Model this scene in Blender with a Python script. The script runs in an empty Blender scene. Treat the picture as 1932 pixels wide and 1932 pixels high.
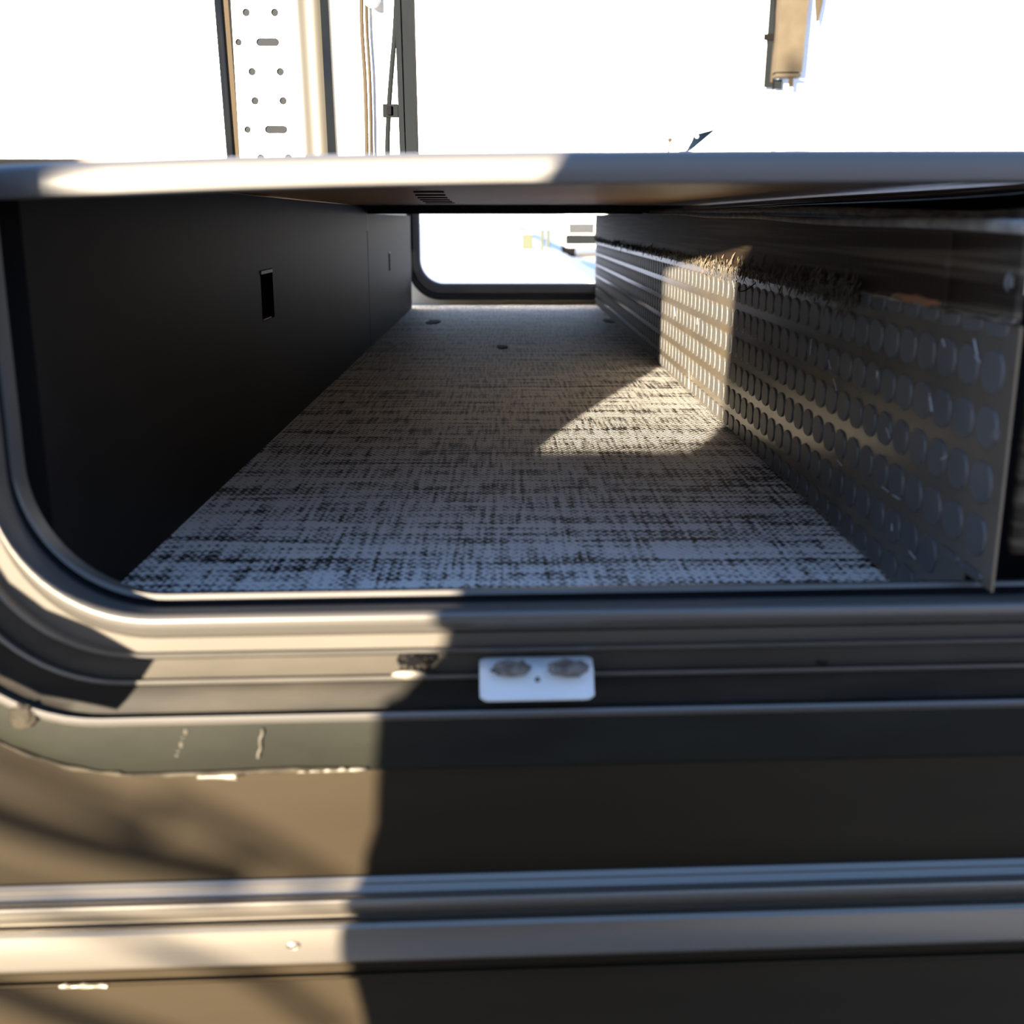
import bpy, bmesh, math, random
from mathutils import Vector, Matrix, noise
from mathutils.geometry import tessellate_polygon
random.seed(7)
PI = math.pi
S = bpy.context.scene
C = S.collection

# ------------------------------------------------------------------ camera
F = 2128.0
PITCH = math.radians(14.5); YAW = math.radians(-0.32)
EYE = Vector((0, 0, 0.212))
cd = bpy.data.cameras.new('camera'); cam = bpy.data.objects.new('camera', cd); C.objects.link(cam)
cam.location = EYE; cam.rotation_euler = (PI/2 - PITCH, 0, YAW)
cd.sensor_width = 36; cd.lens = 36*F/1932; cd.clip_start = 0.01; cd.clip_end = 500
cd.dof.use_dof = True; cd.dof.focus_distance = 1.15; cd.dof.aperture_fstop = 9.0
S.camera = cam
RM = cam.rotation_euler.to_matrix()

def at(px, py, y):
    """world point where the line of sight through a photo pixel meets the plane at depth y"""
    d = RM @ Vector(((px-966)/F, -(py-966)/F, -1))
    return EYE + d*((y-EYE.y)/d.y)

# ------------------------------------------------------------------ sky, sun, exposure
w = bpy.data.worlds.new('sky'); S.world = w; w.use_nodes = True
nt = w.node_tree; nt.nodes.clear()
out = nt.nodes.new('ShaderNodeOutputWorld'); bg = nt.nodes.new('ShaderNodeBackground')
tc = nt.nodes.new('ShaderNodeTexCoord'); sp = nt.nodes.new('ShaderNodeSeparateXYZ'); rp = nt.nodes.new('ShaderNodeValToRGB')
nt.links.new(tc.outputs['Generated'], sp.inputs[0]); nt.links.new(sp.outputs['Z'], rp.inputs[0])
nt.links.new(rp.outputs[0], bg.inputs[0]); nt.links.new(bg.outputs[0], out.inputs[0])
cr = rp.color_ramp; cr.elements[0].position = 0.0; cr.elements[0].color = (.82, .84, .88, 1)
cr.elements[1].position = .6; cr.elements[1].color = (.24, .48, 1.0, 1)
e = cr.elements.new(.14); e.color = (.68, .82, 1.0, 1)
bg.inputs[1].default_value = 2.2
SUN = Vector((.38, 1, -.071)).normalized()          # the way the low sun shines: into the hatch, slightly to the right
sd = bpy.data.lights.new('sun', 'SUN'); sun = bpy.data.objects.new('sun', sd); C.objects.link(sun)
sd.energy = 55; sd.angle = math.radians(.55); sd.color = (1.0, .84, .62)
sun.rotation_euler = SUN.to_track_quat('-Z', 'Y').to_euler()
S.view_settings.view_transform = 'Standard'; S.view_settings.look = 'None'
S.view_settings.gamma = 1; S.view_settings.use_curve_mapping = False
S.view_settings.exposure = 0.0

# ------------------------------------------------------------------ helpers
def mat(name, col, rough=.5, metal=0, col2=None, scale=(20, 20, 20), bump=0, bscale=None, spec=.5, lo=.35, hi=.65, detail=5):
    m = bpy.data.materials.new(name); m.use_nodes = True
    t = m.node_tree; b = t.nodes['Principled BSDF']
    b.inputs['Base Color'].default_value = (*col, 1); b.inputs['Roughness'].default_value = rough
    b.inputs['Metallic'].default_value = metal; b.inputs['Specular IOR Level'].default_value = spec
    tc = t.nodes.new('ShaderNodeTexCoord'); mp = t.nodes.new('ShaderNodeMapping')
    mp.inputs['Scale'].default_value = scale; t.links.new(tc.outputs['Object'], mp.inputs[0])
    n = t.nodes.new('ShaderNodeTexNoise'); n.inputs['Scale'].default_value = 1; n.inputs['Detail'].default_value = detail
    t.links.new(mp.outputs[0], n.inputs['Vector'])
    r = t.nodes.new('ShaderNodeValToRGB'); r.color_ramp.elements[0].position = lo; r.color_ramp.elements[1].position = hi
    c2 = col2 or tuple(c*.85 for c in col)
    r.color_ramp.elements[0].color = (*col, 1); r.color_ramp.elements[1].color = (*c2, 1)
    t.links.new(n.outputs[0], r.inputs[0]); t.links.new(r.outputs[0], b.inputs['Base Color'])
    if bump:
        n2 = t.nodes.new('ShaderNodeTexNoise'); n2.inputs['Scale'].default_value = bscale or 400; n2.inputs['Detail'].default_value = 3
        t.links.new(tc.outputs['Object'], n2.inputs['Vector'])
        bp = t.nodes.new('ShaderNodeBump'); bp.inputs['Strength'].default_value = bump; bp.inputs['Distance'].default_value = .001
        t.links.new(n2.outputs[0], bp.inputs['Height']); t.links.new(bp.outputs[0], b.inputs['Normal'])
    return m

def obj(name, bm, m, parent=None, smooth=False, recalc=True):
    me = bpy.data.meshes.new(name)
    if recalc: bmesh.ops.recalc_face_normals(bm, faces=bm.faces)
    bm.to_mesh(me); bm.free()
    for x in (m if isinstance(m, (list, tuple)) else [m]): me.materials.append(x)
    o = bpy.data.objects.new(name, me); C.objects.link(o)
    if parent:
        o.parent = parent
        o.matrix_parent_inverse = parent.matrix_basis.inverted()
    if smooth:
        for p in me.polygons: p.use_smooth = True
        if smooth == 'auto':
            me.set_sharp_from_angle(angle=math.radians(38))
    return o

def tag(o, label, cat, group=None):
    o['label'] = label; o['category'] = cat
    if group: o['group'] = group
    return o
def struct(o): o['kind'] = 'structure'; return o
def thing(name, label, cat, loc, group=None):
    o = bpy.data.objects.new(name, None); C.objects.link(o); o.location = loc; o.empty_display_size = .02
    return tag(o, label, cat, group)

def box(bm, a, b, bev=0, rot=None):
    a = Vector(a); b = Vector(b)
    r = bmesh.ops.create_cube(bm, size=1)
    vs = r['verts']
    for v in vs: v.co = Vector((a[i] + (v.co[i]+.5)*(b[i]-a[i]) for i in range(3)))
    if bev:
        es = list({e for v in vs for e in v.link_edges})
        bmesh.ops.bevel(bm, geom=es, offset=bev, segments=3, affect='EDGES', profile=.5)
    return bm

def tube(bm, pts, rad, seg=12, cap=True):
    pts = [Vector(p) for p in pts]; rings = []
    up = Vector((0, 0, 1))
    for i, p in enumerate(pts):
        d = (pts[min(i+1, len(pts)-1)] - pts[max(i-1, 0)]).normalized()
        u = d.cross(up if abs(d.z) < .9 else Vector((1, 0, 0))).normalized(); v = d.cross(u)
        r = rad(i) if callable(rad) else rad
        rings.append([bm.verts.new(p + (u*math.cos(2*PI*k/seg) + v*math.sin(2*PI*k/seg))*r) for k in range(seg)])
    for a, b in zip(rings, rings[1:]):
        for k in range(seg): bm.faces.new((a[k], a[(k+1) % seg], b[(k+1) % seg], b[k]))
    if cap: bm.faces.new(rings[0]); bm.faces.new(rings[-1])
    return bm

def spline(pts, n=8):
    P = [Vector(p) for p in pts]; o = []
    for i in range(len(P)-1):
        p0 = P[max(i-1, 0)]; p1 = P[i]; p2 = P[i+1]; p3 = P[min(i+2, len(P)-1)]
        for k in range(n):
            t = k/n
            o.append(.5*((2*p1) + (p2-p0)*t + (2*p0-5*p1+4*p2-p3)*t*t + (3*p1-p0-3*p2+p3)*t**3))
    return o + [P[-1]]

def extrude_poly(bm, pts, vec):
    a = [bm.verts.new(p) for p in pts]; b = [bm.verts.new(Vector(p)+Vector(vec)) for p in pts]
    bm.faces.new(a); bm.faces.new(b[::-1])
    for i in range(len(a)):
        j = (i+1) % len(a); bm.faces.new((a[i], a[j], b[j], b[i]))
    return bm

# ------------------------------------------------------------------ materials
def weave_mat():
    m = bpy.data.materials.new('woven_vinyl'); m.use_nodes = True; t = m.node_tree; b = t.nodes['Principled BSDF']
    N = t.nodes.new; L = t.links.new
    tc = N('ShaderNodeTexCoord')
    sp = N('ShaderNodeSeparateXYZ'); L(tc.outputs['Object'], sp.inputs[0])
    def math_(op, a, b_=None, c=None):
        n = N('ShaderNodeMath'); n.operation = op
        for i, v in enumerate((a, b_, c)):
            if v is None: continue
            if isinstance(v, (int, float)): n.inputs[i].default_value = v
            else: L(v, n.inputs[i])
        return n.outputs[0]
    def nz(sc, det=2, dist=0):
        mp = N('ShaderNodeMapping'); mp.inputs['Scale'].default_value = sc; L(tc.outputs['Object'], mp.inputs[0])
        n = N('ShaderNodeTexNoise'); n.inputs['Scale'].default_value = 1; n.inputs['Detail'].default_value = det
        L(mp.outputs[0], n.inputs['Vector']); return n.outputs[0]
    p = .0058; q = .009
    wob = math_('MULTIPLY', nz((6, 60, 1)), .004)
    sx = math_('SINE', math_('MULTIPLY', math_('ADD', sp.outputs['X'], wob), 2*PI/p))
    sy = math_('SINE', math_('MULTIPLY', sp.outputs['Y'], 2*PI/q))
    wv = math_('MULTIPLY', sx, sy)
    dots = math_('MULTIPLY_ADD', wv, .17, 0.0)
    # warp threads running away from the sill, weft bands running across
    band = nz((12, 130, 1), 3); band2 = nz((1.5, 34, 1), 2); warp = nz((260, 16, 1), 2); fine = nz((260, 260, 1), 2)
    v = math_('ADD', math_('MULTIPLY', band, 1.25), math_('MULTIPLY', band2, .8))
    v = math_('ADD', v, math_('MULTIPLY', warp, 1.1))
    v = math_('ADD', v, math_('MULTIPLY', fine, .6))
    v = math_('ADD', v, dots)
    v = math_('ADD', v, math_('MULTIPLY', sx, .03))
    v = math_('SUBTRACT', v, 1.36)
    r = N('ShaderNodeValToRGB'); L(v, r.inputs[0])
    r.color_ramp.elements[0].position = .25; r.color_ramp.elements[0].color = (.022, .02, .018, 1)
    r.color_ramp.elements[1].position = .60; r.color_ramp.elements[1].color = (.80, .79, .77, 1)
    L(r.outputs[0], b.inputs['Base Color']); b.inputs['Roughness'].default_value = .55
    bp = N('ShaderNodeBump'); bp.inputs['Strength'].default_value = .5; bp.inputs['Distance'].default_value = .0006
    L(wv, bp.inputs['Height']); L(bp.outputs[0], b.inputs['Normal'])
    return m
M = {}
M['carpet'] = weave_mat()
M['body'] = mat('bronze_body_paint', (.0150, .0112, .0064), .5, 0, (.0128, .0092, .0052), (3, 3, 30), spec=.07)
M['flange'] = mat('sealant_grey_flange', (.0078, .0082, .0056), .6, 0, (.0052, .0056, .0042), (14, 14, 40), spec=.1, bump=.1, bscale=150)
M['roll'] = mat('dull_black_aluminium', (.075, .070, .064), .36, .3, (.068, .064, .058), (8, 8, 8), spec=.5)
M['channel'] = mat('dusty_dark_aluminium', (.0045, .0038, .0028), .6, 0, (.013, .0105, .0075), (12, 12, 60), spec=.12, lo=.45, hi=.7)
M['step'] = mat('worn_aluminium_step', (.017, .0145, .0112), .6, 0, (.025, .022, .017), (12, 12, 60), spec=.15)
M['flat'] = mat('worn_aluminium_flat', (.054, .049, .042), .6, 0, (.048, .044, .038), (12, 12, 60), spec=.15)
M['lip'] = mat('bare_metal_lip', (.06, .057, .052), .45, .1, (.05, .047, .043), (20, 20, 20))
M['inner'] = mat('black_inner_frame', (.008, .009, .012), .6, 0, (.012, .012, .014), spec=.05)
M['slab'] = mat('grey_powder_coat', (.060, .059, .059), .45, 0, (.055, .054, .054), (10, 10, 10), bump=.05, bscale=900)
M['deck'] = mat('glow_tinted_deck', (.36, .22, .115), .42, .1, (.31, .19, .10), (6, 6, 6))  # orange colour carries the warm glow bounced up from the sunlit floor
M['wall'] = mat('matte_black_liner', (.004, .0036, .0034), .5, 0, (.009, .008, .008), (5, 5, 5), spec=.04)
M['black'] = mat('black_void', (.004, .004, .005), .9, 0, (.003, .003, .003), spec=.05)
M['gap'] = mat('dusty_rubber_sheet', (.098, .080, .058), .24, 0, (.072, .063, .051), (12, 12, 12), spec=.4)
M['coin'] = mat('rubber_coin_studs', (.078, .075, .071), .5, 0, (.060, .061, .062), (18, 18, 18), spec=.4)
M['gap'].node_tree.nodes['Principled BSDF'].inputs['Specular Tint'].default_value = (1, .78, .48, 1)  # warm tint puts golden light into the sheet's far glints
M['board'] = mat('dirty_brown_board', (.014, .009, .005), .6, 0, (.085, .066, .045), (30, 2.2, 150), lo=.45, hi=.72, bump=.3, bscale=200, spec=.15)
M['grime'] = mat('white_oxide_edge', (.20, .19, .18), .7, 0, (.10, .09, .08), (60, 60, 60))
M['rust'] = mat('rust', (.26, .09, .03), .8, 0, (.16, .08, .04), (90, 90, 90))
M['foam'] = mat('torn_black_foam', (.022, .017, .012), .9, 0, (.07, .055, .035), (150, 150, 150), bump=.5, bscale=600)
M['white'] = mat('white_panel', (.80, .82, .84), .4, 0, (.76, .79, .82), (1.5, 1.5, 1.5))
M['stucco'] = mat('white_board_with_specks', (.86, .85, .83), .7, 0, (.50, .38, .20), (26, 26, 34), lo=.70, hi=.80, detail=3)
M['gasket'] = mat('black_gasket', (.0025, .0035, .006), .9, 0, (.004, .005, .006), spec=.03)
M['tan'] = mat('tan_trim', (.033, .026, .018), .9, 0, (.030, .024, .017), (20, 20, 20), spec=.05)
M['darkgrey'] = mat('dark_grey_post', (.0068, .0082, .0098), .9, 0, (.0058, .007, .0085), (30, 30, 8), spec=.03)
M['pole'] = mat('brushed_aluminium_pole', (.034, .031, .026), .5, 0, (.030, .028, .023), (60, 60, 3), spec=.35)
M['hole'] = mat('grey_backing', (.015, .017, .020), .9, spec=.05)
M['fabric'] = mat('tan_wrapped_cover', (.040, .033, .024), .9, 0, (.048, .040, .029), (30, 30, 20), bump=.4, bscale=90, spec=.05)
M['plastic'] = mat('white_latch_plastic', (.38, .41, .43), .4, 0, (.42, .45, .47), (12, 12, 12), spec=.5)
M['dirt'] = mat('dark_grime', (.012, .011, .010), .8, 0, (.10, .10, .10), (160, 160, 160), bump=.6, bscale=500)
M['sealant'] = mat('sealant_bead', (.10, .09, .07), .45, 0, (.03, .027, .02), (40, 40, 40), lo=.4, hi=.6)
M['screw'] = mat('steel_screw', (.32, .32, .33), .3, .8, (.2, .2, .21), (200, 200, 200))
M['cable'] = mat('black_cable', (.012, .012, .013), .22)
M['hose'] = mat('braided_hose', (.09, .085, .075), .55, 0, (.03, .03, .03), (220, 60, 220), lo=.45, hi=.55, bump=.5, bscale=500)
M['trim'] = mat('glossy_bronze_moulding', (.13, .118, .10), .36, .6, (.12, .108, .092), (3, 3, 20))
M['ground'] = mat('pale_concrete_ground', (.62, .58, .53), .8, 0, (.54, .51, .47), (.7, .7, .7), bump=.2, bscale=40)
M['kerb'] = mat('bluish_concrete_kerb', (.42, .45, .50), .7, 0, (.38, .41, .46), (2, 2, 2))
M['beige'] = mat('beige_inner_panel', (.70, .60, .44), .6)
M['van'] = mat('white_van_paint', (.75, .76, .78), .3)
M['glass'] = mat('dark_window', (.026, .029, .034), .5, spec=.05)
M['green'] = mat('pale_green_box', (.055, .062, .044), .8, spec=.05)
M['bluefin'] = mat('blue_plastic', (.004, .010, .02), .8, spec=.05)
M['wrap'] = mat('clear_hose_plastic', (.55, .55, .54), .25)

# ------------------------------------------------------------------ ground outside
bm = bmesh.new(); bmesh.ops.create_grid(bm, x_segments=4, y_segments=4, size=250)
for v in bm.verts: v.co.z = -.75; v.co.y += 100
struct(obj('ground', bm, M['ground']))
bm = bmesh.new(); box(bm, (1.3, 8, -.75), (1.62, 190, -.66), .02)
struct(obj('trim_1', bm, M['kerb']))

# ------------------------------------------------------------------ compartment shell
XL, XR, Y0, Y1 = -.2325, .232, .545, 3.0
bm = bmesh.new(); box(bm, (XL-.02, .548, -.02), (XR+.004, Y1, 0))
struct(obj('floor', bm, M['carpet']))

def plate_with_recess(name, x, y0, y1, z0, z1, ry0, ry1, rz0, rz1, m):
    bm = bmesh.new()
    ys = [y0, ry0, ry1, y1]; zs = [z0, rz0, rz1, z1]
    for i in range(3):
        for j in range(3):
            if i == 1 and j == 1: continue
            bm.faces.new([bm.verts.new((x, a, b)) for a, b in ((ys[i], zs[j]), (ys[i+1], zs[j]), (ys[i+1], zs[j+1]), (ys[i], zs[j+1]))])
    dx = -.018                                         # the walls of the recess
    q = [(ry0, rz0), (ry1, rz0), (ry1, rz1), (ry0, rz1)]
    for i in range(4):
        a = q[i]; b = q[(i+1) % 4]
        bm.faces.new([bm.verts.new(p) for p in ((x, *a), (x, *b), (x+dx, *b), (x+dx, *a))])
    bm.faces.new([bm.verts.new((x+dx, *a)) for a in q])
    bmesh.ops.remove_doubles(bm, verts=bm.verts, dist=1e-5)
    g = bm.faces[:]
    bmesh.ops.recalc_face_normals(bm, faces=g)
    # outer back so that the panel has thickness
    box(bm, (x-.03, y0, z0), (x-.022, y1, z1))
    for z in (z0, z1):
        bm.faces.new([bm.verts.new(p) for p in ((x, y0, z), (x, y1, z), (x-.03, y1, z), (x-.03, y0, z))])
    for y in (y0, y1):
        bm.faces.new([bm.verts.new(p) for p in ((x, y, z0), (x, y, z1), (x-.03, y, z1), (x-.03, y, z0))])
    return bm
lw = obj('wall_left', plate_with_recess('', XL, .56, 1.953, 0.0005, .234, 1.092, 1.150, .118, .166, M['wall']), M['wall'], recalc=False); struct(lw)
lw2 = obj('wall_left', plate_with_recess('', XL, 1.959, 2.84, 0.0005, .223, 2.30, 2.325, .112, .152, M['wall']), M['wall'], recalc=False); struct(lw2)
# recessed panel latches
def latch(yc, dy, z0, z1, label):
    t = thing('recessed_latch', label, 'latch', (XL-.010, yc, z0))
    bm = bmesh.new(); box(bm, (XL-.0178, yc-dy*.30, z0+.006), (XL-.009, yc+dy*.28, z1-.008), .001); obj('latch_body', bm, M['black'], t)
    bm = bmesh.new(); box(bm, (XL-.016, yc-dy*.48, z1-.004), (XL+.001, yc+dy*.45, z1-.0005), .0004); obj('top_edge', bm, M['lip'], t)
    bm = bmesh.new(); box(bm, (XL-.016, yc-dy*.45, z0+.0005), (XL+.0005, yc+dy*.2, z0+.002), .0004); obj('bottom_edge', bm, M['lip'], t)
latch(1.121, .058, .118, .166, 'small black recessed latch in the nearer black left wall panel')
latch(2.3125, .025, .112, .152, 'tiny recessed latch in the far black left wall panel, near the far hatch')
bm = bmesh.new(); box(bm, (XL-.03, 1.9535, .195), (XL+.0004, 1.9585, .2335)); tag(obj('seam_light_strip', bm, M['lip']), 'thin pale strip imitating light that leaks through the seam between the black left wall panels', 'strip')  # light leaking through the seam is imitated by a pale strip
bm = bmesh.new(); box(bm, (XL-.03, 1.9532, .0), (XL-.014, 1.9588, .1945)); struct(obj('trim_2', bm, M['black']))

# ceiling deck + crossmember
bm = bmesh.new(); box(bm, (-.30, .553, .2365), (1.2, 1.96, .2405))
deck = struct(obj('ceiling', bm, M['deck']))
bm = bmesh.new()
for i in range(6):
    p = at(800 + i*7, 359+i*4.4, 1.0)
    y = 1.02 + i*.13; x = (p.x/1.0)*y*.985
    box(bm, (x-.010-.003*i, y-.008, .2354), (x+.016, y+.008, .2364))
obj('vent_slots', bm, M['black'], deck)
bm = bmesh.new(); box(bm, (-.262, 1.961, .2225), (1.2, 1.99, .2405), .004)
box(bm, (-.262, 1.99, .2300), (1.2, 2.95, .2405))
tag(obj('crossmember', bm, M['inner']), 'black cross beam under the ceiling in the middle of the passage', 'beam')

# right wall : coin-studded rubber sheet below, dirty board above
bm = bmesh.new()
NY = 60
def wav(y): return .0025*math.sin(y*7)+.0015*math.sin(y*17)
extrude_poly(bm, [(XR, a, b) for a, b in ((.512, .0395), (.546, .0395), (.546, .002), (2.985, .002), (2.985, .1655), (.512, .1655))], (.0015, 0, 0))
sheet = obj('wall_right', bm, M['gap']); struct(sheet)
bm = bmesh.new()
py, pz = .0290, .0268
ny = int((2.975-.53)/py)
for k in range(-1, 6):
    zc = .035 + k*pz - .0
    for j in range(ny):
        yc = .535 + j*py
        z0 = max(zc-.0103, .0035 if yc > .565 else .041); z1 = min(zc+.0103, .1685)
        if z1-z0 < .004: continue
        hw, r = .0125, .0095
        pts = []
        hz = (z1-z0)/2; zz = (z0+z1)/2; rr = min(r, hz)
        for (sy, sz, a0) in ((1, 1, 0), (-1, 1, 90), (-1, -1, 180), (1, -1, 270)):
            for s in range(4):
                a = math.radians(a0 + s*30)
                pts.append((yc + sy*(hw-rr) + rr*math.cos(a), zz + sz*(hz-rr) + rr*math.sin(a)))
        a = [bm.verts.new((XR-.0002+.0004, y, z)) for y, z in pts]
        b = [bm.verts.new((XR-.0011, yc+(y-yc)*.94, zz+(z-zz)*.94)) for y, z in pts]
        bm.faces.new(b)
        for i in range(len(a)):
            q = (i+1) % len(a); bm.faces.new((a[i], a[q], b[q], b[i]))
studs = obj('stud_pattern', bm, M['coin'], sheet)

M['scuff'] = mat('white_scuff', (.42, .42, .42), .6, 0, (.25, .25, .25), (300, 300, 300))
rnd = random.Random(9); bm = bmesh.new()
def on_wall(px, py_):
    d = RM @ Vector(((px-966)/F, -(py_-966)/F, -1)); return EYE + d*((XR-.0014)/d.x)
for (px, py_, dx, dy) in ((1531, 640, -3, 30), (1563, 680, 4, 16), (1572, 715, 6, 22), (1446, 685, 2, 18), (1840, 672, 8, 12), (1838, 640, 6, 30), (1580, 868, 8, 10), (1672, 808, 6, 18), (1664, 918, 12, 10), (1684, 934, 14, 8), (1776, 866, 10, -6), (1778, 640, 4, 14), (1683, 988, 0, 14), (1755, 750, 3, 26), (1715, 1040, 12, 14), (1655, 700, -2, 14), (1300, 700, 0, 34), (1272, 580, 2, 16), (1382, 530, 3, 16), (1316, 600, -1, 12)):
    a = on_wall(px, py_); b = on_wall(px+dx, py_+dy); m_ = a.lerp(b, .5) + Vector((0, rnd.uniform(-1, 1)*.0012, 0))
    tube(bm, spline([a, m_, b], 5), .00042, 6)
obj('scuff_marks', bm, M['scuff'], sheet)
bm = bmesh.new()
ys = [.515 + i*(2.985-.515)/NY for i in range(NY+1)]
rows = []
for y in ys:
    s = (y-.515)/2.47
    top = .2085 + .0158*min(1, s*1.6) + .0008*math.sin(y*13)
    prof = [(XR-.0005, .1655), (XR-.002, .167+.001*math.sin(y*9)), (XR-.002, .180), (XR-.0012, .182), (XR-.0015, top-.004), (XR-.0002, top), (XR+.0015, top+.001), (XR+.0015, .1655)]
    rows.append([bm.verts.new((x, y, z)) for x, z in prof])
for a, b in zip(rows, rows[1:]):
    for i in range(8): bm.faces.new((a[i], a[(i+1) % 8], b[(i+1) % 8], b[i]))
bm.faces.new(rows[0]); bm.faces.new(rows[-1])
board = thing('edge_board', 'long dirty brown board along the top of the studded right wall', 'board', (XR, .515, .1655))
obj('board_panel', bm, M['board'], board, smooth='auto')
bm = bmesh.new(); tube(bm, [(XR-.0005, y, .2085 + .0158*min(1, (y-.515)/2.47*1.6) + .0008*math.sin(y*13)) for y in ys], lambda i: .0034-.002*min(1, i/20), 8)
obj('top_edge', bm, M['grime'], board, smooth=True)['label'] = 'worn pale top edge'
bm = bmesh.new(); tube(bm, [(XR-.0015, .515+i*.01, .1672+.0006*math.sin(i*2.1)) for i in range(34)], lambda i: .0013+.0005*math.sin(i*1.7), 8)
obj('bottom_edge', bm, M['sealant'], board)
bm = bmesh.new(); tube(bm, [(XR-.0022, .60+i*.01, .1692+.0006*math.sin(i*2.1)) for i in range(9)], lambda i: .0022*math.sin(PI*(i+.5)/9)+.0004, 8)
obj('rust_patch', bm, M['rust'], board)['label'] = 'orange rust stain'
bm = bmesh.new(); box(bm, (XR-.0035, .594, .168), (XR-.001, .600, .206), .0005); obj('cleat', bm, M['board'], board)

# torn foam along the board's lower edge
bm = bmesh.new()
rnd = random.Random(3)
for i in range(1500):
    y = .74 + (2.2-.0)*rnd.random()**1.6
    amp = .012 if y < 1.35 else .007
    z = .1655 + rnd.gauss(0, 1)*amp*.45
    z = max(.150, min(z, .181)); x = XR-.0035-rnd.random()*.005
    L = .002 + rnd.random()*.005; a = rnd.random()*2*PI; b = rnd.uniform(-1, 1)
    d = Vector((.3*math.cos(a*3), math.cos(a), math.sin(a)))*L
    p = Vector((x, y, z)); n = Vector((-.0008, 0, .0014))
    vs = [bm.verts.new(q) for q in (p-d, p+n, p+d, p-n*1.2+Vector((-.001, 0, 0)))]
    bm.faces.new(vs[:3]); bm.faces.new((vs[0], vs[2], vs[3])); bm.faces.new((vs[0], vs[1], vs[3])); bm.faces.new((vs[1], vs[2], vs[3]))
foam = obj('foam_debris', bm, M['foam']); tag(foam, 'ragged dark foam crumbs stuck below the brown board', 'debris'); foam['kind'] = 'stuff'
bm = bmesh.new()
tube(bm, spline([(XR-.010, 1.02, .158), (XR-.012, 1.05, .150), (XR-.010, 1.09, .147), (XR-.006, 1.11, .150)]), .0006, 6)
tag(obj('loose_fibre', bm, M['black']), 'thin dark fibre hanging from the foam beside the sun patch', 'fibre')

# hardware on the near end of the right side
bm = bmesh.new(); box(bm, (.300, .522, -.02), (.312, 2.95, .229))
struct(obj('wall_right', bm, M['black']))
bm = bmesh.new(); box(bm, (XR+.0065, .56, .0), (.300, .60, .20)); 
struct(obj('trim_3', bm, M['black']))
def bolt(p, r, label, m='screw'):
    t = thing('hex_bolt', label, 'bolt', p)
    bm = bmesh.new(); bmesh.ops.create_cone(bm, cap_ends=True, segments=6, radius1=r, radius2=r*.9, depth=r*.9, matrix=Matrix.Translation(p) @ Matrix.Rotation(PI/2, 4, 'X'))
    obj('bolt_head', bm, M[m], t)
    bm = bmesh.new(); bmesh.ops.create_cone(bm, cap_ends=True, segments=20, radius1=r*1.35, radius2=r*1.35, depth=r*.2, matrix=Matrix.Translation(Vector(p)+Vector((0, r*.5, 0))) @ Matrix.Rotation(PI/2, 4, 'X'))
    obj('washer', bm, M[m], t)
bolt(at(1927, 532, .522), .0050, 'upper shiny bolt in the black gap right of the studded wall')
bolt(at(1893, 822, .522), .0036, 'lower shiny bolt in the black gap right of the studded wall')
p = at(1931, 900, .515)
bm = bmesh.new(); box(bm, (p.x-.003, .512, at(1931, 1050, .512).z), (p.x+.02, .52, at(1931, 700, .512).z), .003)
tag(obj('tan_bracket', bm, M['board']), 'brownish upright strip at the right edge of the picture', 'bracket')

# cables and hose above the right wall
for pts, r, lab, nm, mt in (
    ([(.30, .53, .231), (.29, .75, .2275), (.262, 1.05, .227), (.255, 1.5, .2265), (.25, 1.95, .2265)], .0022, 'lower glossy black cable running above the brown board', 'cable', 'cable'),
    ([(.34, .53, .2345), (.33, .8, .2325), (.31, 1.2, .2325), (.29, 1.9, .2315)], .0020, 'upper glossy black cable close under the ceiling on the right', 'cable', 'cable'),
    ([(.262, .50, .2135), (.257, .545, .2145), (.248, .60, .2130), (.243, .70, .2145), (.240, .95, .2190), (.243, 1.5, .2225), (.243, 1.95, .224)], .0040, 'braided grey hose lying along the brown board and rising at its near end', 'hose', 'hose')):
    bm = bmesh.new(); tube(bm, spline(pts, 10), r, 12); o = obj(nm, bm, M[mt], None, smooth=True); tag(o, lab, nm)

# ------------------------------------------------------------------ far hatch (the passage's other end)
def ring_far(xl, zb, r, y, x1=.60, z1=.30):
    pts = [(x1, zb)]
    for i in range(13):
        a = math.radians(270 - i*7.5); pts.append((xl+r + r*math.cos(a), zb+r + r*math.sin(a)))
    pts.append((xl, z1)); return [Vector((x, y, z)) for x, z in pts]
def sweep(bm, rings, mi=None):
    V = [[bm.verts.new(p) for p in r] for r in rings]
    for i, (a, b) in enumerate(zip(V, V[1:])):
        for k in range(len(a)-1):
            f = bm.faces.new((a[k], a[k+1], b[k+1], b[k]))
            if mi: f.material_index = mi[i]
    return V
fb = at(900, 536, 3.0).z; fl = at(791, 450, 3.0).x
fz2 = at(900, 553, 2.97).z; fz3 = at(900, 566, 2.96).z
th = thing('far_hatch_frame', 'black rounded frame around the bright far opening of the passage', 'frame', (0, 3.0, 0))
bm = bmesh.new(); sweep(bm, [ring_far(fl, fb, .062, 3.03), ring_far(fl, fb, .062, 3.0), ring_far(fl-.004, fb-.004, .064, 2.985), ring_far(fl-.014, fz2, .072, 2.965), ring_far(fl-.016, fz2-.002, .074, 2.975)])
obj('outer_gasket', bm, M['inner'], th, smooth='auto')
bm = bmesh.new(); sweep(bm, [ring_far(fl-.016, fz2-.001, .074, 2.972), ring_far(fl-.018, fz2-.003, .076, 2.962), ring_far(fl-.028, fz3, .086, 2.955), ring_far(fl-.030, fz3-.002, .088, 2.985)])
obj('inner_gasket', bm, M['inner'], th, smooth='auto')
bm = bmesh.new(); sweep(bm, [ring_far(fl-.026, fz3, .084, 2.984), ring_far(-.60, -.30, .05, 2.984, .60)]); struct(obj('wall_back', bm, M['beige']))
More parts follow.
